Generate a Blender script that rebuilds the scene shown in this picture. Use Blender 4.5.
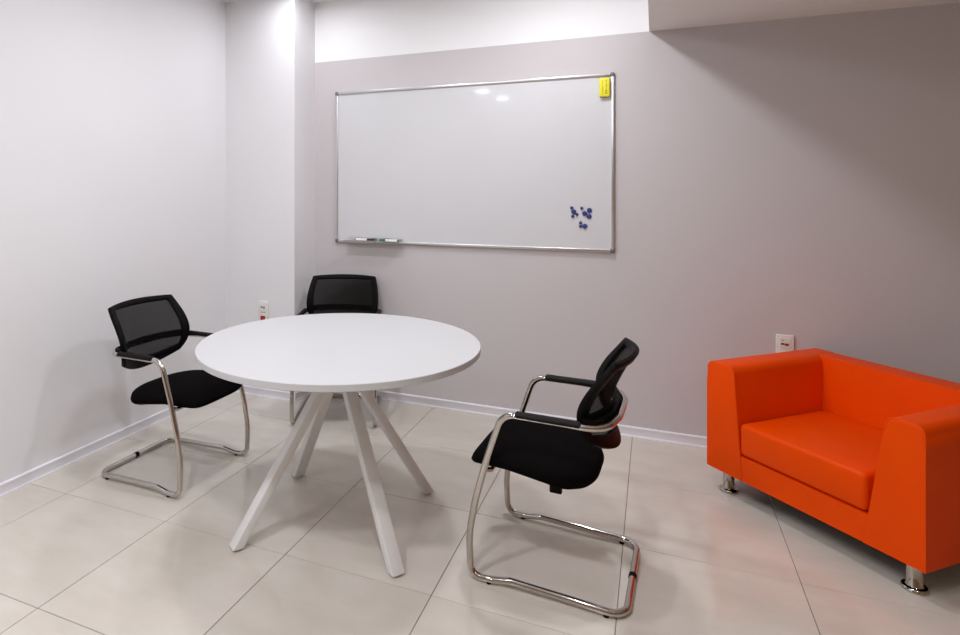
import bpy, bmesh, math, random
from mathutils import Vector, Matrix

random.seed(7)
scene = bpy.context.scene
for o in list(bpy.data.objects):
    bpy.data.objects.remove(o)
COL = scene.collection
PI = math.pi

# ---------------------------------------------------------------- camera
cam_data = bpy.data.cameras.new('camera')
cam = bpy.data.objects.new('camera', cam_data)
COL.objects.link(cam)
cam.location = (2.514, -1.454, 1.422)
cam.rotation_euler = (PI / 2, 0, 0.4142)
cam_data.sensor_fit = 'HORIZONTAL'
cam_data.sensor_width = 36
cam_data.lens = 619.258 / 960 * 36
cam_data.shift_x = (480 - 381.8) / 960
cam_data.shift_y = -(317.5 - 189.03) / 960
cam_data.clip_start = 0.02
scene.camera = cam

# ---------------------------------------------------------------- world, exposure
world = bpy.data.worlds.new('world')
scene.world = world
world.use_nodes = True
world.node_tree.nodes['Background'].inputs[0].default_value = (0.9, 0.92, 1.0, 1)
world.node_tree.nodes['Background'].inputs[1].default_value = 0.05
vs = scene.view_settings
scene.display_settings.display_device = 'sRGB'
vs.view_transform = 'Standard'
vs.look = 'None'
vs.gamma = 1
vs.use_curve_mapping = False
vs.exposure = 0.02

# ceiling downlights: (x, y, watts); colours of the lamps and of the added fill
LAMP_COLOUR = (0.945, 0.955, 1.0)
FILL_COLOUR = (1.0, 0.80, 0.58)
LAMPS = [(0.42, 1.87, 3.8, 'beside the corner pillar'), (2.00, 1.50, 14, 'nearest the right end of the whiteboard'),
         (0.90, 0.90, 13, 'above the left rim of the round table'), (1.20, -0.90, 20, 'in front of the round table'),
         (2.00, -0.90, 17, 'in front of the table, beside the lowered ceiling'), (0.41, -1.95, 9, 'second last along the left wall'),
         (0.51, -2.68, 9, 'last along the left wall')]
FILL_LAMPS = [(3.9, -1.6, 8, '')]  # unseen lamp added as warm fill for the dim right side

# ---------------------------------------------------------------- dimensions of the room
WX, WY = -0.261, 2.388           # left wall, back wall
EX, FY = 5.2, -4.4               # right wall, front wall (behind the camera)
CEIL, SOF, SOFX = 2.74, 2.320, 2.488
COLX, COLY = 0.306, 2.112        # column corner
TILE = 0.6

# ================================================================= helpers
MATS = {}


def mat(name, color, rough=0.5, metal=0.0, spec=0.5, noise=None, bump=None, coat=0.0, sheen=0.0, emit=None):
    """principled material; noise=(scale, amount) modulates the colour, bump=(scale, strength, distance)"""
    m = bpy.data.materials.new(name)
    m.use_nodes = True
    nt = m.node_tree
    b = nt.nodes['Principled BSDF']
    b.inputs['Base Color'].default_value = (*color, 1)
    b.inputs['Roughness'].default_value = rough
    b.inputs['Metallic'].default_value = metal
    b.inputs['Specular IOR Level'].default_value = spec
    b.inputs['Coat Weight'].default_value = coat
    b.inputs['Sheen Weight'].default_value = sheen
    tc = nt.nodes.new('ShaderNodeTexCoord')
    if noise:
        n = nt.nodes.new('ShaderNodeTexNoise')
        n.inputs['Scale'].default_value = noise[0]
        n.inputs['Detail'].default_value = 5
        nt.links.new(tc.outputs['Object'], n.inputs['Vector'])
        r = nt.nodes.new('ShaderNodeValToRGB')
        a = noise[1]
        r.color_ramp.elements[0].position = 0.3
        r.color_ramp.elements[1].position = 0.7
        r.color_ramp.elements[0].color = (*[c * (1 - a) for c in color], 1)
        r.color_ramp.elements[1].color = (*[min(1, c * (1 + a)) for c in color], 1)
        nt.links.new(n.outputs['Fac'], r.inputs['Fac'])
        nt.links.new(r.outputs['Color'], b.inputs['Base Color'])
    if bump:
        n2 = nt.nodes.new('ShaderNodeTexNoise')
        n2.inputs['Scale'].default_value = bump[0]
        n2.inputs['Detail'].default_value = 4
        nt.links.new(tc.outputs['Object'], n2.inputs['Vector'])
        bp = nt.nodes.new('ShaderNodeBump')
        bp.inputs['Strength'].default_value = bump[1]
        bp.inputs['Distance'].default_value = bump[2]
        nt.links.new(n2.outputs['Fac'], bp.inputs['Height'])
        nt.links.new(bp.outputs['Normal'], b.inputs['Normal'])
    if emit:
        b.inputs['Emission Color'].default_value = (*emit[0], 1)
        b.inputs['Emission Strength'].default_value = emit[1]
    MATS[name] = m
    return m


def obj(name, bm, m, parent=None, smooth=None, loc=None, rotz=None):
    """link a bmesh as one mesh object; smooth = auto-smooth angle in degrees"""
    bmesh.ops.recalc_face_normals(bm, faces=bm.faces[:])
    me = bpy.data.meshes.new(name)
    if smooth is not None:
        lim = math.radians(smooth)
        for f in bm.faces:
            f.smooth = True
        for e in bm.edges:
            if len(e.link_faces) == 2 and e.calc_face_angle(0) > lim:
                e.smooth = False
    bm.to_mesh(me)
    bm.free()
    if m:
        me.materials.append(MATS[m])
    o = bpy.data.objects.new(name, me)
    COL.objects.link(o)
    if parent:
        o.parent = parent
    if loc is not None:
        o.location = loc
    if rotz is not None:
        o.rotation_euler = (0, 0, rotz)
    return o


def tag(o, label, cat, group=None):
    o['label'] = label
    o['category'] = cat
    if group:
        o['group'] = group
    return o


def thing(name, label, cat, loc=(0, 0, 0), rotz=0, group=None):
    o = bpy.data.objects.new(name, None)
    o.empty_display_size = 0.1
    COL.objects.link(o)
    o.location = loc
    o.rotation_euler = (0, 0, rotz)
    return tag(o, label, cat, group)


def struct(name, bm, m, label=None, smooth=None):
    o = obj(name, bm, m, smooth=smooth)
    o['kind'] = 'structure'
    if label:
        o['label'] = label
    return o


def copy_tree(o, parent=None):
    c = o.copy()
    COL.objects.link(c)
    c.parent = parent
    for ch in list(o.children):
        copy_tree(ch, c)
    return c


def box(bm, x0, x1, y0, y1, z0, z1, bevel=0.0, seg=2):
    vs_ = [bm.verts.new(p) for p in ((x0, y0, z0), (x1, y0, z0), (x1, y1, z0), (x0, y1, z0),
                                     (x0, y0, z1), (x1, y0, z1), (x1, y1, z1), (x0, y1, z1))]
    fs = [bm.faces.new([vs_[i] for i in q]) for q in
          ((3, 2, 1, 0), (4, 5, 6, 7), (0, 1, 5, 4), (1, 2, 6, 5), (2, 3, 7, 6), (3, 0, 4, 7))]
    if bevel:
        es = {e for f in fs for e in f.edges}
        bmesh.ops.bevel(bm, geom=list(es), offset=bevel, segments=seg, profile=0.5, affect='EDGES')
    return bm


def boxbm(*a, **k):
    return box(bmesh.new(), *a, **k)


def prism(bm, poly, axis_fn, a, b):
    """extrude polygon (list of 2D) between a and b; axis_fn(p, q, t) -> 3D"""
    va = [bm.verts.new(axis_fn(p, q, a)) for p, q in poly]
    vb = [bm.verts.new(axis_fn(p, q, b)) for p, q in poly]
    n = len(poly)
    bm.faces.new(va[::-1])
    bm.faces.new(vb)
    for i in range(n):
        bm.faces.new((va[i], va[(i + 1) % n], vb[(i + 1) % n], vb[i]))
    return bm


def lathe(bm, prof, seg=32, origin=(0, 0, 0), M=None):
    """revolve (r, z) profile about z; ends closed where r == 0 is absent"""
    rings = []
    for r, z in prof:
        if r < 1e-6:
            rings.append([bm.verts.new((0, 0, z))])
        else:
            rings.append([bm.verts.new((r * math.cos(2 * PI * k / seg), r * math.sin(2 * PI * k / seg), z)) for k in range(seg)])
    for a, b in zip(rings, rings[1:]):
        for k in range(seg):
            k2 = (k + 1) % seg
            if len(a) == 1 and len(b) > 1:
                bm.faces.new((a[0], b[k], b[k2]))
            elif len(b) == 1 and len(a) > 1:
                bm.faces.new((a[k], a[k2], b[0]))
            elif len(a) > 1:
                bm.faces.new((a[k], a[k2], b[k2], b[k]))
    if len(rings[0]) > 1:
        bm.faces.new(rings[0][::-1])
    if len(rings[-1]) > 1:
        bm.faces.new(rings[-1])
    allv = [v for r in rings for v in r]
    T = Matrix.Translation(Vector(origin)) @ (M if M else Matrix.Identity(4))
    bmesh.ops.transform(bm, matrix=T, verts=allv)
    return bm


def fillet(pts, rads, closed=False, seg=7):
    """round the corners of a polyline"""
    P = [Vector(p) for p in pts]
    n = len(P)
    out = []
    for i in range(n):
        r = rads[i]
        if r <= 0 or (not closed and i in (0, n - 1)):
            out.append(P[i])
            continue
        a = (P[i - 1] - P[i])
        b = (P[(i + 1) % n] - P[i])
        la, lb = a.length, b.length
        a.normalize()
        b.normalize()
        ang = a.angle(b)
        if abs(ang - PI) < 1e-3:
            out.append(P[i])
            continue
        t = min(r / math.tan(ang / 2), la * 0.49, lb * 0.49)
        rr = t * math.tan(ang / 2)
        bis = (a + b).normalized()
        C = P[i] + bis * (rr / math.sin(ang / 2))
        s = P[i] + a * t - C
        e = P[i] + b * t - C
        tot = s.angle(e)
        ax = s.cross(e).normalized()
        for k in range(seg + 1):
            out.append(C + Matrix.Rotation(tot * k / seg, 4, ax) @ s)
    return out


def tube(bm, path, r, seg=14, closed=False, caps=True):
    P = [Vector(p) for p in path]
    n = len(P)
    T = []
    for i in range(n):
        if closed:
            d = P[(i + 1) % n] - P[i - 1]
        else:
            d = P[min(i + 1, n - 1)] - P[max(i - 1, 0)]
        T.append(d.normalized())
    up = Vector((0, 0, 1)) if abs(T[0].z) < 0.9 else Vector((1, 0, 0))
    N = [(up - T[0] * up.dot(T[0])).normalized()]
    for i in range(1, n):
        q = T[i - 1].rotation_difference(T[i])
        v = q @ N[-1]
        N.append((v - T[i] * v.dot(T[i])).normalized())
    tw = 0.0
    if closed:
        v = T[-1].rotation_difference(T[0]) @ N[-1]
        tw = v.angle(N[0])
        if T[0].dot(v.cross(N[0])) < 0:
            tw = -tw
    rings = []
    for i in range(n):
        nn = Matrix.Rotation(tw * i / n, 4, T[i]) @ N[i] if closed else N[i]
        bb = T[i].cross(nn)
        rings.append([bm.verts.new(P[i] + (nn * math.cos(2 * PI * k / seg) + bb * math.sin(2 * PI * k / seg)) * r) for k in range(seg)])
    m = n if closed else n - 1
    for i in range(m):
        a, b = rings[i], rings[(i + 1) % n]
        for k in range(seg):
            bm.faces.new((a[k], a[(k + 1) % seg], b[(k + 1) % seg], b[k]))
    if not closed and caps:
        bm.faces.new(rings[0][::-1])
        bm.faces.new(rings[-1])
    return bm


def interp(xs, ys, x):
    """smooth (monotone-free catmull) interpolation through samples"""
    n = len(xs)
    if x <= xs[0]:
        return ys[0]
    if x >= xs[-1]:
        return ys[-1]
    for i in range(n - 1):
        if xs[i] <= x <= xs[i + 1]:
            break
    def sl(k):
        if k == 0:
            return (ys[1] - ys[0]) / (xs[1] - xs[0])
        if k == n - 1:
            return (ys[-1] - ys[-2]) / (xs[-1] - xs[-2])
        return (ys[k + 1] - ys[k - 1]) / (xs[k + 1] - xs[k - 1])
    h = xs[i + 1] - xs[i]
    t = (x - xs[i]) / h
    return ((2 * t**3 - 3 * t**2 + 1) * ys[i] + (t**3 - 2 * t**2 + t) * h * sl(i)
            + (-2 * t**3 + 3 * t**2) * ys[i + 1] + (t**3 - t**2) * h * sl(i + 1))


def solid_grid(bm, fn, us, vs_, th):
    """a curved slab: fn(u, v) -> Vector on the middle surface, thickness th along the surface normal"""
    def nrm(u, v):
        e = 1e-3
        a = fn(u + e, v) - fn(u - e, v)
        b = fn(u, v + e) - fn(u, v - e)
        return a.cross(b).normalized()
    A = [[None] * len(vs_) for _ in us]
    B = [[None] * len(vs_) for _ in us]
    for i, u in enumerate(us):
        for j, v in enumerate(vs_):
            p, n = fn(u, v), nrm(u, v)
            A[i][j] = bm.verts.new(p + n * th / 2)
            B[i][j] = bm.verts.new(p - n * th / 2)
    nu, nv = len(us), len(vs_)
    for i in range(nu - 1):
        for j in range(nv - 1):
            bm.faces.new((A[i][j], A[i + 1][j], A[i + 1][j + 1], A[i][j + 1]))
            bm.faces.new((B[i][j], B[i][j + 1], B[i + 1][j + 1], B[i + 1][j]))
    for i in range(nu - 1):
        bm.faces.new((A[i][0], B[i][0], B[i + 1][0], A[i + 1][0]))
        bm.faces.new((A[i][-1], A[i + 1][-1], B[i + 1][-1], B[i][-1]))
    for j in range(nv - 1):
        bm.faces.new((A[0][j], A[0][j + 1], B[0][j + 1], B[0][j]))
        bm.faces.new((A[-1][j], B[-1][j], B[-1][j + 1], A[-1][j + 1]))
    return bm


def frame_grid(bm, fn, us, vs_, th, keep):
    """like solid_grid, but only the cells whose centre passes keep(u, v); open sides are closed"""
    A, B = {}, {}
    def vert(i, j):
        if (i, j) not in A:
            u, v, e = us[i], vs_[j], 1e-3
            n = (fn(u + e, v) - fn(u - e, v)).cross(fn(u, min(v + e, 1)) - fn(u, max(v - e, 0))).normalized()
            A[i, j] = bm.verts.new(fn(u, v) + n * th / 2)
            B[i, j] = bm.verts.new(fn(u, v) - n * th / 2)
        return A[i, j], B[i, j]
    nu, nv = len(us) - 1, len(vs_) - 1
    on = {(i, j) for i in range(nu) for j in range(nv) if keep((us[i] + us[i + 1]) / 2, (vs_[j] + vs_[j + 1]) / 2)}
    for i, j in on:
        q = [vert(i, j), vert(i + 1, j), vert(i + 1, j + 1), vert(i, j + 1)]
        bm.faces.new([v[0] for v in q])
        bm.faces.new([v[1] for v in reversed(q)])
        for k, nb in enumerate(((i, j - 1), (i + 1, j), (i, j + 1), (i - 1, j))):
            if nb not in on:
                p, r = q[k], q[(k + 1) % 4]
                bm.faces.new((p[0], p[1], r[1], r[0]))
    bmesh.ops.recalc_face_normals(bm, faces=bm.faces[:])
    return bm


def lin(a, b, n):
    return [a + (b - a) * i / (n - 1) for i in range(n)]


# ================================================================= materials
mat('paint_white', (0.835, 0.83, 0.85), 0.55, noise=(1.5, 0.012), bump=(260, 0.04, 0.001))
mat('paint_ceiling', (0.84, 0.835, 0.84), 0.6, bump=(260, 0.04, 0.001))
mat('warm_wall', (0.36, 0.235, 0.135), 0.6, noise=(3, 0.06))
mat('soffit_paint', (0.90, 0.87, 0.85), 0.6, bump=(260, 0.04, 0.001))
mat('baseboard_white', (0.87, 0.865, 0.92), 0.35)
mat('grout', (0.24, 0.205, 0.18), 0.8, noise=(40, 0.1))
mat('table_white', (0.585, 0.585, 0.595), 0.35, noise=(3, 0.01), bump=(400, 0.02, 0.0005))
mat('table_leg_white', (0.80, 0.79, 0.78), 0.4)
mat('chrome', (0.56, 0.525, 0.49), 0.08, metal=1.0)
mat('black_fabric', (0.0035, 0.0028, 0.0028), 0.95, spec=0.04, bump=(700, 0.3, 0.001))
mat('black_plastic', (0.0035, 0.0028, 0.0028), 0.5, spec=0.08)
mat('arm_pad', (0.007, 0.005, 0.005), 0.5, spec=0.14)
mat('orange_leather', (0.87, 0.072, 0.0), 0.40, spec=0.10, noise=(5, 0.03), bump=(180, 0.12, 0.001))
mat('whiteboard', (0.68, 0.68, 0.70), 0.3, spec=0.4, noise=(2.5, 0.012), coat=0.35)
MATS['whiteboard'].node_tree.nodes['Principled BSDF'].inputs['Coat Roughness'].default_value = 0.06
mat('aluminium', (0.70, 0.69, 0.69), 0.3, metal=1.0)
mat('cap_grey', (0.16, 0.155, 0.155), 0.5)
mat('eraser_yellow', (0.86, 0.78, 0.02), 0.5)
mat('eraser_felt', (0.07, 0.07, 0.06), 0.9)
mat('print_dark', (0.38, 0.34, 0.02), 0.7)
mat('magnet_blue', (0.035, 0.045, 0.22), 0.35)
mat('marker_white', (0.82, 0.82, 0.82), 0.35)
mat('marker_black', (0.015, 0.015, 0.017), 0.4)
mat('marker_green', (0.01, 0.13, 0.09), 0.4)
mat('socket_white', (0.80, 0.78, 0.75), 0.35)
mat('socket_dark', (0.035, 0.03, 0.03), 0.5)
mat('socket_grey', (0.25, 0.25, 0.23), 0.5)
mat('socket_red', (0.36, 0.012, 0.010), 0.4)
mat('socket_brown', (0.22, 0.09, 0.03), 0.5)
mat('lamp_glow', (1, 1, 1), 0.5, emit=((1.0, 0.97, 0.95), 3.0))


def back_wall_material():
    """taupe paint up to the height of the soffit, white above it"""
    m = mat('paint_back_wall', (0.40, 0.36, 0.365), 0.55, bump=(260, 0.04, 0.001))
    nt = m.node_tree
    b = nt.nodes['Principled BSDF']
    g = nt.nodes.new('ShaderNodeNewGeometry')
    s = nt.nodes.new('ShaderNodeSeparateXYZ')
    nt.links.new(g.outputs['Position'], s.inputs[0])
    r = nt.nodes.new('ShaderNodeMapRange')
    r.inputs['From Min'].default_value = SOF - 0.002
    r.inputs['From Max'].default_value = SOF + 0.002
    nt.links.new(s.outputs['Z'], r.inputs['Value'])
    mx = nt.nodes.new('ShaderNodeMix')
    mx.data_type = 'RGBA'
    mx.inputs['A'].default_value = (0.61, 0.575, 0.585, 1)
    mx.inputs['B'].default_value = (0.92, 0.92, 0.93, 1)
    nt.links.new(r.outputs['Result'], mx.inputs['Factor'])
    nt.links.new(mx.outputs['Result'], b.inputs['Base Color'])


back_wall_material()


def tile_material():
    """polished beige porcelain with faint clouds and a little change from tile to tile"""
    m = bpy.data.materials.new('floor_tile')
    m.use_nodes = True
    nt = m.node_tree
    b = nt.nodes['Principled BSDF']
    b.inputs['Roughness'].default_value = 0.13
    b.inputs['Specular IOR Level'].default_value = 0.5
    g = nt.nodes.new('ShaderNodeNewGeometry')
    mp = nt.nodes.new('ShaderNodeMapping')
    mp.inputs['Scale'].default_value = (1.4, 3.0, 1)
    nt.links.new(g.outputs['Position'], mp.inputs['Vector'])
    n = nt.nodes.new('ShaderNodeTexNoise')
    n.inputs['Scale'].default_value = 2.2
    n.inputs['Detail'].default_value = 6
    n.inputs['Roughness'].default_value = 0.6
    nt.links.new(mp.outputs['Vector'], n.inputs['Vector'])
    r = nt.nodes.new('ShaderNodeValToRGB')
    r.color_ramp.elements[0].position = 0.3
    r.color_ramp.elements[1].position = 0.72
    r.color_ramp.elements[0].color = (0.635, 0.585, 0.515, 1)
    r.color_ramp.elements[1].color = (0.72, 0.67, 0.605, 1)
    nt.links.new(n.outputs['Fac'], r.inputs['Fac'])
    oi = nt.nodes.new('ShaderNodeObjectInfo')
    mr = nt.nodes.new('ShaderNodeMapRange')
    mr.inputs['To Min'].default_value = 0.97
    mr.inputs['To Max'].default_value = 1.03
    nt.links.new(oi.outputs['Random'], mr.inputs['Value'])
    mx = nt.nodes.new('ShaderNodeMix')
    mx.data_type = 'RGBA'
    mx.blend_type = 'MULTIPLY'
    mx.inputs['Factor'].default_value = 1
    nt.links.new(r.outputs['Color'], mx.inputs['A'])
    nt.links.new(mr.outputs['Result'], mx.inputs['B'])
    nt.links.new(mx.outputs['Result'], b.inputs['Base Color'])
    MATS['floor_tile'] = m


tile_material()


def mesh_fabric_material():
    """open-weave black mesh: part of the light goes straight through"""
    m = bpy.data.materials.new('mesh_fabric')
    m.use_nodes = True
    nt = m.node_tree
    b = nt.nodes['Principled BSDF']
    b.inputs['Base Color'].default_value = (0.005, 0.004, 0.0035, 1)
    b.inputs['Roughness'].default_value = 0.9
    b.inputs['Specular IOR Level'].default_value = 0.1
    out = nt.nodes['Material Output']
    t = nt.nodes.new('ShaderNodeBsdfTransparent')
    mx = nt.nodes.new('ShaderNodeMixShader')
    tc = nt.nodes.new('ShaderNodeTexCoord')
    w = nt.nodes.new('ShaderNodeTexWave')
    w.bands_direction = 'Z'
    w.inputs['Scale'].default_value = 120
    nt.links.new(tc.outputs['Object'], w.inputs['Vector'])
    mr = nt.nodes.new('ShaderNodeMapRange')
    mr.inputs['To Min'].default_value = 0.58
    mr.inputs['To Max'].default_value = 0.84
    nt.links.new(w.outputs['Fac'], mr.inputs['Value'])
    nt.links.new(mr.outputs['Result'], mx.inputs['Fac'])
    nt.links.new(t.outputs[0], mx.inputs[1])
    nt.links.new(b.outputs[0], mx.inputs[2])
    nt.links.new(mx.outputs[0], out.inputs['Surface'])
    MATS['mesh_fabric'] = m


mesh_fabric_material()

# ================================================================= the room
floor = struct('floor', boxbm(WX - 0.1, EX + 0.1, FY - 0.1, WY + 0.1, -0.12, -0.0022), 'grout', 'polished beige square floor tiles with thin dark joints')
gap = 0.0014
tile_meshes = {}
i0, i1 = math.floor(WX / TILE), math.ceil(EX / TILE)
j0, j1 = math.floor(FY / TILE), math.ceil(WY / TILE)
for i in range(i0, i1):
    for j in range(j0, j1):
        x0, x1 = max(i * TILE, WX) + gap, min((i + 1) * TILE, EX) - gap
        y0, y1 = max(j * TILE, FY) + gap, min((j + 1) * TILE, WY) - gap
        if x1 - x0 < 0.02 or y1 - y0 < 0.02:
            continue
        key = (round(x1 - x0, 3), round(y1 - y0, 3))
        cx, cy = (x0 + x1) / 2, (y0 + y1) / 2
        if key not in tile_meshes:
            hx, hy = (x1 - x0) / 2, (y1 - y0) / 2
            o = obj('tile', boxbm(-hx, hx, -hy, hy, -0.010, 0.0, bevel=0.0012, seg=1), 'floor_tile', floor)
            tile_meshes[key] = o.data
        else:
            o = bpy.data.objects.new('tile', tile_meshes[key])
            COL.objects.link(o)
            o.parent = floor
        o.location = (cx, cy, 0)

struct('wall_left', boxbm(WX - 0.1, WX, FY - 0.1, WY + 0.1, 0, CEIL + 0.1), 'paint_white', 'plain off-white wall on the left side of the room')
struct('wall_back', boxbm(WX, EX + 0.1, WY, WY + 0.1, 0, CEIL + 0.1), 'paint_back_wall', 'taupe grey back wall with a white band under the ceiling')
struct('wall_right', boxbm(EX, EX + 0.1, FY - 0.1, WY, 0, CEIL + 0.1), 'warm_wall', 'plain brown wall on the right side of the room')
struct('wall_front', boxbm(WX, EX, FY - 0.1, FY, 0, CEIL + 0.1), 'warm_wall', 'plain brown wall behind the camera')
struct('wall_column', boxbm(WX, COLX, COLY, WY, 0, CEIL, ), 'paint_white', 'white square pillar boxed into the far left corner')
struct('ceiling', boxbm(WX, SOFX, FY, WY, CEIL, CEIL + 0.1), 'paint_ceiling', 'white ceiling above the whiteboard side')
struct('ceiling_soffit', boxbm(SOFX, EX, FY, WY, SOF, CEIL + 0.1), 'soffit_paint', 'lowered grey ceiling above the orange armchair')

# baseboards: an extruded profile with a rounded top lip and a bottom lip
BB = [(0, 0), (0.016, 0), (0.016, 0.006), (0.012, 0.010), (0.011, 0.046), (0.0135, 0.050), (0.0125, 0.055), (0.008, 0.0575), (0, 0.0575)]


def baseboard(name, fn, a, b, label):
    struct(name, prism(bmesh.new(), BB, fn, a, b), 'baseboard_white', label, smooth=35)


baseboard('baseboard_left', lambda p, q, t: (WX + p, t, q), FY, COLY, 'white plastic baseboard along the left wall')
baseboard('baseboard_back', lambda p, q, t: (t, WY - p, q), COLX, EX, 'white plastic baseboard along the back wall')
baseboard('baseboard_column', lambda p, q, t: (t, COLY - p, q), WX, COLX + 0.0125, 'white baseboard across the front of the corner pillar')
baseboard('baseboard_column_side', lambda p, q, t: (COLX + p, t, q), COLY, WY, 'white baseboard on the side of the corner pillar')


# recessed downlights, and the added fill lamp that reuses their fixture
def make_downlight():
    t = thing('downlight', 'round recessed downlight in the white ceiling', 'lamp', group='recessed ceiling downlights')
    bm = bmesh.new()
    lathe(bm, [(0.092, 0), (0.106, -0.004), (0.112, -0.002), (0.112, 0.0), (0.092, 0.0)], 32)
    obj('trim_ring', bm, 'aluminium', t, smooth=40)
    bm = bmesh.new()
    lathe(bm, [(0, -0.0015), (0.092, -0.0015), (0.092, 0.0), (0, 0.0)], 32)
    obj('lens', bm, 'lamp_glow', t)
    return t


dl = make_downlight()
for k, (x, y, w, where) in enumerate(LAMPS + FILL_LAMPS):
    z = CEIL if k < len(LAMPS) else SOF
    o = dl if k == 0 else copy_tree(dl)
    o.location = (x, y, z)
    o['label'] = 'round white ceiling downlight ' + where
    if k >= len(LAMPS):
        o['label'] = 'added warm fill lamp, unseen, in the lowered ceiling'
        o['group'] = 'added fill lamps'
    ld = bpy.data.lights.new('downlight_beam', 'AREA')
    ld.shape = 'DISK'
    ld.size = 0.18
    ld.energy = w
    ld.color = LAMP_COLOUR if k < len(LAMPS) else FILL_COLOUR
    ld.spread = math.radians(178)
    lo = bpy.data.objects.new('downlight_beam', ld)
    COL.objects.link(lo)
    lo.location = (x, y, z - 0.008)

# ================================================================= round table
TX, TY, TZ, TR = 1.273, 0.920, 0.767, 0.600
table = thing('round_table', 'round white meeting table on four splayed white bar legs', 'table', (TX, TY, 0))
bm = bmesh.new()
tt = 0.026
lathe(bm, [(0, TZ - tt), (TR - 0.002, TZ - tt), (TR, TZ - tt + 0.002), (TR, TZ - 0.002), (TR - 0.002, TZ), (0, TZ)], 128)
obj('tabletop', bm, 'table_white', table, smooth=40)
bm = bmesh.new()
box(bm, -0.16, 0.16, -0.16, 0.16, TZ - tt - 0.008, TZ - tt, bevel=0.002, seg=1)
bmesh.ops.rotate(bm, cent=(0, 0, 0), matrix=Matrix.Rotation(math.radians(9), 3, 'Z'), verts=bm.verts[:])
obj('mounting_plate', bm, 'table_leg_white', table)
for a in (-126.3, 144.7, -35.4, 53.6):
    a = math.radians(a)
    d = Vector((math.cos(a), math.sin(a), 0))
    s = Vector((-math.sin(a), math.cos(a), 0))
    top, bot = d * -0.015 + Vector((0, 0, TZ - tt - 0.008)), d * 0.454 + Vector((0, 0, 0.011))
    hw, hd = 0.027, 0.022
    bm = bmesh.new()
    ring = []
    for c in (top, bot):
        ring.append([bm.verts.new(c + s * (su * hw) + d * (sd * hd)) for su, sd in ((-1, -1), (1, -1), (1, 1), (-1, 1))])
    bm.faces.new(ring[0][::-1])
    bm.faces.new(ring[1])
    for k in range(4):
        bm.faces.new((ring[0][k], ring[0][(k + 1) % 4], ring[1][(k + 1) % 4], ring[1][k]))
    bmesh.ops.recalc_face_normals(bm, faces=bm.faces[:])
    bmesh.ops.bevel(bm, geom=[e for e in bm.edges if abs((e.verts[0].co - e.verts[1].co).z) > 0.2], offset=0.004, segments=3, affect='EDGES', profile=0.5)
    leg = obj('leg', bm, 'table_leg_white', table, smooth=40)
    bm = bmesh.new()
    lathe(bm, [(0.014, 0), (0.016, 0.002), (0.016, 0.008), (0.012, 0.013)], 16, origin=d * 0.454)
    obj('foot_glide', bm, 'socket_white', leg)


# ================================================================= cantilever chairs
def back_fn():
    zs = [0.0, 0.15, 0.30, 0.45, 0.65, 0.85, 1.0]
    xe = [-0.150, -0.125, -0.114, -0.119, -0.149, -0.194, -0.228]
    xm = [-0.218, -0.196, -0.188, -0.192, -0.216, -0.250, -0.281]
    hw = [0.195, 0.218, 0.230, 0.234, 0.232, 0.223, 0.212]

    def fn(s, t):
        zb = 0.490 + 0.055 * s * s
        zt = 0.838 - 0.006 * s * s
        z = zb + (zt - zb) * t
        a = interp(zs, xe, min(max(t, 0), 1))
        b = interp(zs, xm, min(max(t, 0), 1))
        w = interp(zs, hw, min(max(t, 0), 1))
        return Vector((b + (a - b) * s * s, s * w, z))
    return fn


def chair_loop():
    """centre line of the one continuous chrome tube (local: x forward, y left)"""
    R, z0 = 0.0125, 0.0155
    half = [(-0.266, 0.0, z0, 0), (-0.266, 0.240, z0, 0.06), (-0.10, 0.240, z0 + 0.006, 0.2), (0.120, 0.243, z0 + 0.012, 0.06), (0.185, 0.246, z0, 0.06),
            (0.262, 0.250, z0, 0.075), (0.268, 0.250, 0.16, 0.4), (0.246, 0.249, 0.29, 0.5), (0.208, 0.247, 0.43, 0.8),
            (0.145, 0.245, 0.619, 0.065), (-0.05, 0.245, 0.619, 0), (-0.197, 0.236, 0.614, 0.11), (-0.231, 0.10, 0.622, 0.12), (-0.233, 0.0, 0.622, 0)]
    pts = [h[:3] for h in half] + [(x, -y, z) for x, y, z, r in reversed(half[1:-1])]
    rad = [h[3] for h in half] + [h[3] for h in reversed(half[1:-1])]
    return pts, rad, R


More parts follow.
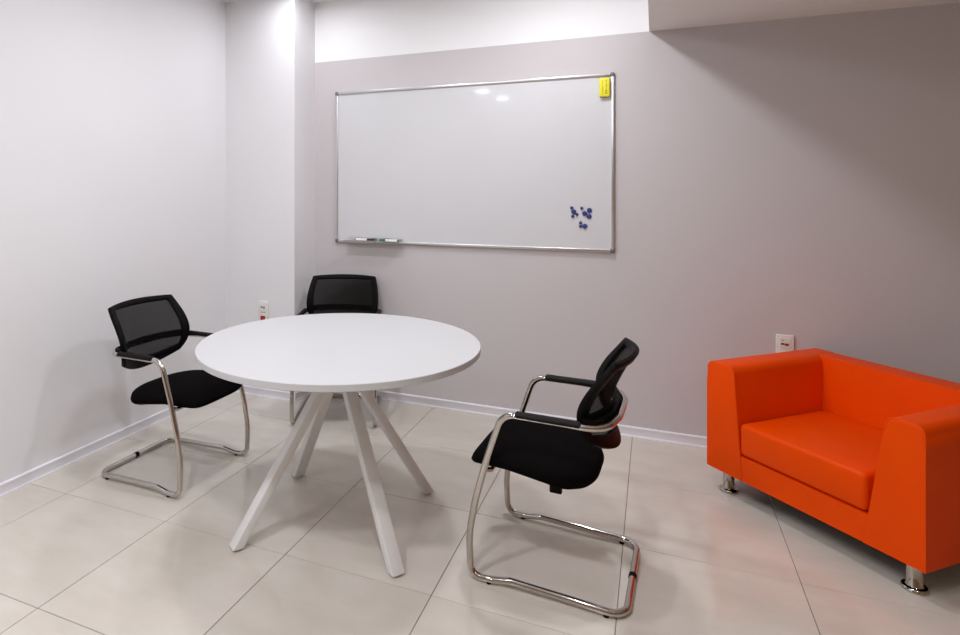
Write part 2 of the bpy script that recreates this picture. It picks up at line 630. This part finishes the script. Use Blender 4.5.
def make_chair(label, group):
    t = thing('cantilever_chair', label, 'chair', group=group)
    pts, rad, R = chair_loop()
    frame = obj('tube_frame', tube(bmesh.new(), fillet(pts, rad, closed=True, seg=8), R, 16, closed=True), 'chrome', t, smooth=60)
    # rubber glides under the runners and a clip in the middle of the rear floor bar
    for x, y in ((0.195, 0.247), (0.195, -0.247), (-0.205, 0.239), (-0.205, -0.239)):
        obj('floor_glide', lathe(bmesh.new(), [(0.008, 0), (0.0105, 0.002), (0.0105, 0.007), (0.007, 0.010)], 16, origin=(x, y, 0)), 'black_plastic', frame, smooth=50)
    obj('rubber_clip', tube(bmesh.new(), [(-0.266, -0.012, 0.0155), (-0.266, 0.010, 0.0155)], 0.0140, 16), 'black_plastic', frame, smooth=50)
    # arm pads: half shells on top of the tube
    for s in (1, -1):
        bm = bmesh.new()
        poly = []
        for k in range(13):
            a = math.radians(-4 + 188 * k / 12)
            poly.append((0.0175 * math.cos(a), 0.0175 * math.sin(a)))
        prism(bm, poly, lambda p, q, u, s=s: (u, s * 0.245 + p, 0.619 + q), -0.125, 0.098)
        bmesh.ops.bevel(bm, geom=[e for f in bm.faces if len(f.verts) > 4 for e in f.edges], offset=0.004, segments=2, affect='EDGES')
        obj('arm_pad', bm, 'arm_pad', t, smooth=40)
    # seat cushion
    bm = bmesh.new()
    nx, N = 14, 56
    cxs = [-0.19, -0.12, -0.04, 0.06, 0.15, 0.22, 0.265, 0.30]
    zcs = [0.396, 0.397, 0.406, 0.420, 0.427, 0.424, 0.413, 0.396]
    ths = [0.076, 0.084, 0.078, 0.062, 0.056, 0.054, 0.050, 0.046]
    def outline(a):
        ca, sa = math.cos(a), math.sin(a)
        n = 5.0 if ca > 0 else 5.0 - 1.9 * min(1, -ca * 1.6)
        ex = math.copysign(abs(ca) ** (2 / n), ca)
        ey = math.copysign(abs(sa) ** (2 / n), sa)
        x = 0.068 + 0.230 * ex
        w = 0.232 if x > 0.05 else 0.232 - 0.016 * ((0.05 - x) / 0.25) ** 2
        return x, ey * w
    rhos = [0.0, 0.3, 0.55, 0.75, 0.87, 0.94, 0.98, 1.0]
    tops, bots = [], []
    for rho in rhos:
        rt, rb = [], []
        for k in range(N):
            ox, oy = outline(2 * PI * (k + 0.5) / N)
            x, y = 0.068 + (ox - 0.068) * rho, oy * rho
            zc, th = interp(cxs, zcs, x), interp(cxs, ths, x)
            e = (1 - rho ** 8) ** 0.5 if rho < 1 else 0.0
            crown = 0.010 * (1 - rho ** 2)
            if rho == 0.0:
                if k == 0:
                    rt.append(bm.verts.new((x, y, zc + th / 2 + crown)))
                    rb.append(bm.verts.new((x, y, zc - th / 2)))
                continue
            vt = bm.verts.new((x, y, zc + th / 2 * e + crown))
            rt.append(vt)
            rb.append(vt if rho == 1.0 else bm.verts.new((x, y, zc - th / 2 * e)))
        tops.append(rt)
        bots.append(rb)
    for L in (tops, bots):
        for a, b in zip(L, L[1:]):
            for k in range(N):
                k2 = (k + 1) % N
                if len(a) == 1:
                    bm.faces.new((a[0], b[k], b[k2]))
                elif a[k] != b[k]:
                    bm.faces.new((a[k], a[k2], b[k2], b[k]))
    seat = obj('seat', bm, 'black_fabric', t, smooth=60)
    # under-seat cross bars with chrome ends
    bm = bmesh.new()
    tube(bm, fillet([(0.213, -0.247, 0.408), (0.200, -0.20, 0.390), (0.200, 0.20, 0.390), (0.213, 0.247, 0.408)], [0, 0.03, 0.03, 0]), 0.009, 12)
    obj('seat_crossbar', bm, 'chrome', t, smooth=50)
    for s in (1,):
        obj('seat_bracket', boxbm(-0.052, -0.010, s * 0.19 - 0.010, s * 0.19 + 0.010, 0.352, 0.382, bevel=0.004), 'black_plastic', seat)
    # curved backrest: a black border, a mesh panel in it and a rail behind it at arm height
    fn = back_fn()
    bm = bmesh.new()
    S0, T0, T1 = 0.84, 0.15, 0.925
    us = lin(-1, -S0, 3)[:-1] + lin(-S0, S0, 21) + lin(S0, 1, 3)[1:]
    ts = lin(0, T0, 4)[:-1] + lin(T0, T1, 17) + lin(T1, 1, 3)[1:]
    frame_grid(bm, fn, us, ts, 0.020, lambda u, v: abs(u) > S0 or v < T0 or v > T1)
    sharp = [e for e in bm.edges if len(e.link_faces) == 2 and e.calc_face_angle(0) > 1.0]
    bmesh.ops.bevel(bm, geom=sharp, offset=0.004, segments=2, affect='EDGES', profile=0.5)
    back = obj('backrest', bm, 'black_plastic', t, smooth=45)
    bm = bmesh.new()
    solid_grid(bm, fn, lin(-S0 - 0.02, S0 + 0.02, 25), lin(T0 - 0.01, T1 + 0.01, 21), 0.003)
    obj('mesh_panel', bm, 'mesh_fabric', back, smooth=60)
    bm = bmesh.new()
    def rail(s, t):
        p = fn(s, 0.0)
        q = fn(s, 0.42)
        return Vector((q.x - 0.012, q.y, 0.638 + 0.024 * (t - 0.5)))
    solid_grid(bm, rail, lin(-0.93, 0.93, 25), lin(0, 1, 3), 0.012)
    obj('lumbar_rail', bm, 'black_plastic', back, smooth=45)
    # black bracket lining the inside of the arm loop and gripping the backrest
    bm = bmesh.new()
    path = fillet([(-0.125, 0.226, 0.628), (-0.178, 0.222, 0.624), (-0.212, 0.10, 0.628), (-0.214, 0, 0.628), (-0.212, -0.10, 0.628), (-0.178, -0.222, 0.624), (-0.125, -0.226, 0.628)],
                  [0, 0.09, 0.10, 0, 0.10, 0.09, 0], seg=8)
    prof = []
    for i, p in enumerate(path):
        d = (path[min(i + 1, len(path) - 1)] - path[max(i - 1, 0)]).normalized()
        nrm = Vector((-d.y, d.x, 0)).normalized()
        prof.append([bm.verts.new(p + nrm * a + Vector((0, 0, b))) for a, b in ((-0.006, -0.017), (0.006, -0.017), (0.006, 0.013), (-0.006, 0.013))])
    for a, b in zip(prof, prof[1:]):
        for k in range(4):
            bm.faces.new((a[k], a[(k + 1) % 4], b[(k + 1) % 4], b[k]))
    bm.faces.new(prof[0][::-1])
    bm.faces.new(prof[-1])
    obj('back_bracket', bm, 'black_plastic', t, smooth=45)
    return t


GROUP = 'black mesh visitor chairs around the table'
ch = make_chair('black mesh-back cantilever chair beside the white left wall, chrome arms', GROUP)
ch.location = (0.270, 1.021, 0)
ch.rotation_euler = (0, 0, math.radians(-1))
c2 = copy_tree(ch)
c2.location = (2.177, 0.982, 0)
c2.rotation_euler = (0, 0, math.radians(176.8))
c2['label'] = 'black cantilever chair seen side-on between round table and orange armchair'
c3 = copy_tree(ch)
c3.location = (0.676, 2.055, 0)
c3.rotation_euler = (0, 0, math.radians(-70.5))
c3['label'] = 'black mesh-back chair behind the round table, under the whiteboard'

# ================================================================= orange armchair
SU = math.atan2(-0.726, 0.688)         # direction of its width; local x = width, local y = depth to the back
sofa = thing('armchair', 'wide orange leather armchair on four chrome legs', 'armchair', (2.746, 1.888, 0), SU)
W, D, ZB, ZT = 0.900, 0.700, 0.105, 0.607


def soft(bm, off, seg=4, sel=None):
    es = [e for e in bm.edges if len(e.link_faces) == 2 and e.calc_face_angle(0) > 0.3 and (sel is None or sel(e))]
    bmesh.ops.bevel(bm, geom=es, offset=off, segments=seg, profile=0.5, affect='EDGES')
    return bm


def arm(flip):
    bm = bmesh.new()
    f = (lambda x: x) if not flip else (lambda x: W - x)
    wb_, wt_ = (0.201, 0.121) if flip else (0.187, 0.142)
    poly = [(0.0, ZB), (wb_, ZB), (wt_, ZT), (0.0, ZT)]
    prism(bm, poly, lambda p, q, t: (f(p), t, q), 0.0, D)
    bmesh.ops.recalc_face_normals(bm, faces=bm.faces[:])
    long_top = [e for e in bm.edges if min(v.co.z for v in e.verts) > ZT - 0.01 and abs(e.verts[0].co.y - e.verts[1].co.y) > 0.3]
    bmesh.ops.bevel(bm, geom=long_top, offset=0.034, segments=6, profile=0.5, affect='EDGES')
    front_top = [e for e in bm.edges if max(v.co.y for v in e.verts) < 0.001 and min(v.co.z for v in e.verts) > ZT - 0.05]
    bmesh.ops.bevel(bm, geom=front_top, offset=0.012, segments=4, profile=0.5, affect='EDGES')
    return bm


for flip in (False, True):
    a = obj('armrest', arm(flip), 'orange_leather', sofa, smooth=35)
    # piping around the front panel of the arm
    f = (lambda x: x) if not flip else (lambda x: W - x)
    wb_, wt_ = (0.199, 0.121) if flip else (0.185, 0.142)
    pp = fillet([(f(0.004), 0.004, ZB + 0.006), (f(0.004), 0.005, ZT - 0.004), (f(wt_), 0.005, ZT - 0.004), (f(wb_), 0.004, ZB + 0.006)], [0, 0.030, 0.036, 0], seg=7)
    obj('piping', tube(bmesh.new(), pp, 0.0036, 8), 'orange_leather', a, smooth=60)
bm = bmesh.new()
prism(bm, [(0.02, ZB), (0.205, ZB), (0.205, 0.212), (0.02, 0.212)], lambda p, q, t: (t, 0.003 + (0 if p < 0.1 else D - 0.05), q), 0.15, W - 0.15)
soft(bm, 0.004, 2)
obj('base', bm, 'orange_leather', sofa, smooth=35)
bm = bmesh.new()
prism(bm, [(0.520, ZB + 0.01), (D - 0.002, ZB + 0.01), (D - 0.002, ZT - 0.002), (0.588, ZT - 0.002)], lambda p, q, t: (t, p, q), 0.09, W - 0.09)
soft(bm, 0.028, 5)
obj('backrest', bm, 'orange_leather', sofa, smooth=35)
bm = bmesh.new()
nxg, nyg = 15, 13
x0, x1, y0, y1, z0, z1 = 0.170, 0.706, 0.004, 0.545, 0.216, 0.360
box(bm, x0, x1, y0, y1, z0, z1)
bmesh.ops.bevel(bm, geom=bm.edges[:], offset=0.020, segments=4, profile=0.5, affect='EDGES')
big = [f for f in bm.faces if f.calc_area() > 0.05 and f.normal.z > 0.9]
bmesh.ops.subdivide_edges(bm, edges=[e for f in big for e in f.edges], cuts=8, use_grid_fill=True)
for v in bm.verts:
    if v.co.z > z1 - 0.002:
        u, w_ = (v.co.x - x0) / (x1 - x0) * 2 - 1, (v.co.y - y0) / (y1 - y0) * 2 - 1
        v.co.z += 0.014 * max(0, 1 - u * u) * max(0, 1 - w_ * w_)
cush = obj('seat_cushion', bm, 'orange_leather', sofa, smooth=45)
for x, y in ((0.068, 0.060), (W - 0.068, 0.060), (0.068, D - 0.075), (W - 0.068, D - 0.075)):
    bm = bmesh.new()
    lathe(bm, [(0.0, 0), (0.038, 0), (0.041, 0.003), (0.041, 0.008), (0.037, 0.013), (0.0265, 0.015), (0.0245, 0.018), (0.0245, ZB + 0.012), (0.0, ZB + 0.012)], 32, origin=(x, y, 0))
    obj('leg', bm, 'chrome', sofa, smooth=40)

obj('shade_sheet', boxbm(0.015, W - 0.015, 0.015, D - 0.015, ZB - 0.003, ZB + 0.001), 'black_fabric', sofa)  # black sheet added under the armchair to deepen the shade on the floor

# ================================================================= whiteboard
BX0, BX1, BZ0, BZ1 = 0.480, 2.304, 1.053, 2.096
wb = thing('whiteboard', 'large white dry-erase board in a slim aluminium frame', 'whiteboard', ((BX0 + BX1) / 2, WY, BZ0))
cxw = (BX0 + BX1) / 2


def L(x0, x1, y0, y1, z0, z1):
    """world box to board-local numbers"""
    return x0 - cxw, x1 - cxw, y0 - WY, y1 - WY, z0 - BZ0, z1 - BZ0


YB = WY - 0.012      # face of the board
obj('writing_surface', boxbm(*L(BX0 + 0.012, BX1 - 0.012, YB, WY - 0.001, BZ0 + 0.012, BZ1 - 0.012)), 'whiteboard', wb)
fw = 0.018
for q in ((BX0 + fw, BX1 - fw, BZ0, BZ0 + fw), (BX0 + fw, BX1 - fw, BZ1 - fw, BZ1), (BX0, BX0 + fw, BZ0 + fw, BZ1 - fw), (BX1 - fw, BX1, BZ0 + fw, BZ1 - fw)):
    obj('frame_bar', boxbm(*L(q[0], q[1], WY - 0.022, WY - 0.001, q[2], q[3]), bevel=0.004, seg=3), 'aluminium', wb, smooth=40)
for x in (BX0 - 0.002, BX1 - 0.024):
    for z in (BZ0 - 0.002, BZ1 - 0.024):
        obj('corner_cap', boxbm(*L(x, x + 0.026, WY - 0.025, WY - 0.001, z, z + 0.026), bevel=0.007, seg=3), 'cap_grey', wb, smooth=40)
# pen tray hooked under the lower edge
TX0, TX1 = 0.580, 0.985
bm = bmesh.new()
prism(bm, [(0.021, 0.018), (0.024, 0.018), (0.024, -0.003), (0.086, -0.003), (0.090, 0.004), (0.092, 0.003), (0.088, -0.007), (0.021, -0.007)],
      lambda p, q, t: (t - cxw, -p, q + 0.020), TX0, TX1)
tray = obj('pen_tray', bm, 'aluminium', wb, smooth=40)


def marker(xa, xb, cap_left, cap_mat, label, y):
    """a marker pen lying along x; cap at one end, plug at the other"""
    t = thing('marker_pen', label, 'marker', ((xa + xb) / 2, y, BZ0 + 0.0170), group='markers on the board tray')
    h = (xb - xa) / 2
    M = Matrix.Rotation(PI / 2, 4, 'Y')
    if cap_left:
        M = Matrix.Rotation(-PI / 2, 4, 'Y')
    r = 0.0090
    bm = lathe(bmesh.new(), [(0, -h + 0.006), (r * 0.92, -h + 0.006), (r * 0.92, h - 0.045), (0, h - 0.045)], 20, origin=(0, 0, r), M=M)
    obj('barrel', bm, 'marker_white', t, smooth=40)
    bm = lathe(bmesh.new(), [(0, h - 0.048), (r, h - 0.048), (r, h - 0.006), (r * 0.7, h), (0, h)], 20, origin=(0, 0, r), M=M)
    obj('cap', bm, cap_mat, t, smooth=40)
    bm = lathe(bmesh.new(), [(0, -h), (r * 0.6, -h), (r * 0.8, -h + 0.006), (0, -h + 0.006)], 20, origin=(0, 0, r), M=M)
    obj('end_plug', bm, cap_mat, t, smooth=40)
    return t


marker(0.652, 0.789, False, 'marker_black', 'white marker pen with a black cap on the board tray', WY - 0.052)
marker(0.828, 0.966, True, 'marker_green', 'white marker pen with a green cap on the board tray', WY - 0.052)

# yellow magnetic eraser in the upper right corner of the board
er = thing('board_eraser', 'yellow magnetic eraser stuck in the upper right corner of the board', 'eraser', (2.251, YB, 1.957))
obj('body', boxbm(-0.029, 0.029, -0.030, -0.010, 0, 0.110, bevel=0.006, seg=3), 'eraser_yellow', er, smooth=40)
obj('felt_pad', boxbm(-0.027, 0.027, -0.012, 0.0, 0.002, 0.108, bevel=0.002, seg=1), 'eraser_felt', er)
bm = bmesh.new()
for row, (xx, wd) in enumerate(((-0.010, 0.006), (0.010, 0.007))):
    z = 0.016
    rr = random.Random(3 + row)
    while z < (0.090 if row == 0 else 0.088):
        hh = rr.uniform(0.004, 0.009)
        if row == 1 and z < 0.03:
            hh, ww = 0.010, 0.006
        else:
            ww = wd * rr.uniform(0.35, 0.5)
        box(bm, xx - ww, xx + ww, -0.0304, -0.0298, z, z + hh)
        z += hh + rr.uniform(0.0035, 0.006)
obj('printed_text', bm, 'print_dark', er)

# round blue magnets on the board: (x, z, large)
MAG = [(2.0652, 1.3103, 0), (2.0767, 1.2872, 1), (2.071, 1.2609, 0), (2.0947, 1.2725, 0), (2.1226, 1.3087, 0), (2.1389, 1.2777, 1), (2.1658, 1.2967, 1), (2.163, 1.2611, 1), (2.1154, 1.2229, 0), (2.1154, 1.2021, 0), (2.1396, 1.2027, 1)]
MAG_LABEL = ['small blue magnet, top left of the magnet cluster on the whiteboard',
             'large round blue magnet at the left of the magnet cluster',
             'small blue magnet below the left large one in the cluster',
             'small blue magnet tucked right of the left large magnet',
             'small lone blue magnet at the top middle of the cluster',
             'large blue magnet in the middle of the magnet cluster',
             'large blue magnet at the top right of the cluster',
             'large blue magnet at the right, under the top right one',
             'small blue magnet, upper one of the bottom three',
             'small blue magnet, lower left of the bottom three',
             'large blue magnet, lower right of the bottom three']
for (x, z, big_), lab in zip(MAG, MAG_LABEL):
    r = 0.0145 if big_ else 0.0092
    bm = lathe(bmesh.new(), [(0, 0), (r, 0), (r, 0.005), (r * 0.88, 0.0085), (r * 0.55, 0.0095), (0, 0.0095)], 24, M=Matrix.Rotation(PI / 2, 4, 'X'))
    tag(obj('magnet', bm, 'magnet_blue', smooth=40, loc=(x, YB, z)), lab, 'magnet', 'blue magnets on the whiteboard')


# ================================================================= wall sockets
def socket_frame(t, h):
    bm = boxbm(-0.041, 0.041, -0.010, 0.0, -h, 0.0, bevel=0.004, seg=3)
    return obj('cover_frame', bm, 'socket_white', t, smooth=40)


s1 = thing('wall_socket', 'white double wall socket with a red lower insert on the pillar', 'socket', (0.063, COLY, 0.655))
socket_frame(s1, 0.152)
ins = obj('socket_insert', boxbm(-0.026, 0.026, -0.012, -0.008, -0.066, -0.014, bevel=0.002, seg=1), 'socket_white', s1)
obj('icon', boxbm(-0.018, -0.004, -0.0135, -0.0115, -0.047, -0.037, bevel=0.001, seg=1), 'socket_dark', ins)
obj('icon', boxbm(0.001, 0.014, -0.0135, -0.0115, -0.052, -0.036, bevel=0.001, seg=1), 'socket_grey', ins)
obj('label_strip', boxbm(-0.022, 0.022, -0.0105, -0.0095, -0.079, -0.0755), 'socket_grey', s1)
ins = obj('socket_insert', boxbm(-0.026, 0.026, -0.012, -0.008, -0.142, -0.088, bevel=0.002, seg=1), 'socket_white', s1)
obj('red_rocker', boxbm(-0.020, 0.018, -0.0145, -0.010, -0.132, -0.101, bevel=0.002, seg=2), 'socket_red', ins)

s2 = thing('wall_socket', 'white wall outlet with dark ports just above the orange armchair', 'socket', (3.145, WY, 0.655))
socket_frame(s2, 0.152)
ins = obj('socket_insert', boxbm(-0.026, 0.026, -0.012, -0.008, -0.066, -0.014, bevel=0.002, seg=1), 'socket_white', s2)
obj('port', boxbm(-0.019, -0.004, -0.0130, -0.0115, -0.052, -0.043), 'socket_dark', ins)
obj('port', boxbm(-0.002, 0.016, -0.0130, -0.0115, -0.056, -0.044), 'socket_brown', ins)
obj('icon', boxbm(-0.014, -0.008, -0.0128, -0.0115, -0.032, -0.027), 'socket_grey', ins)
ins = obj('socket_insert', boxbm(-0.026, 0.026, -0.012, -0.008, -0.138, -0.086, bevel=0.002, seg=1), 'socket_white', s2)
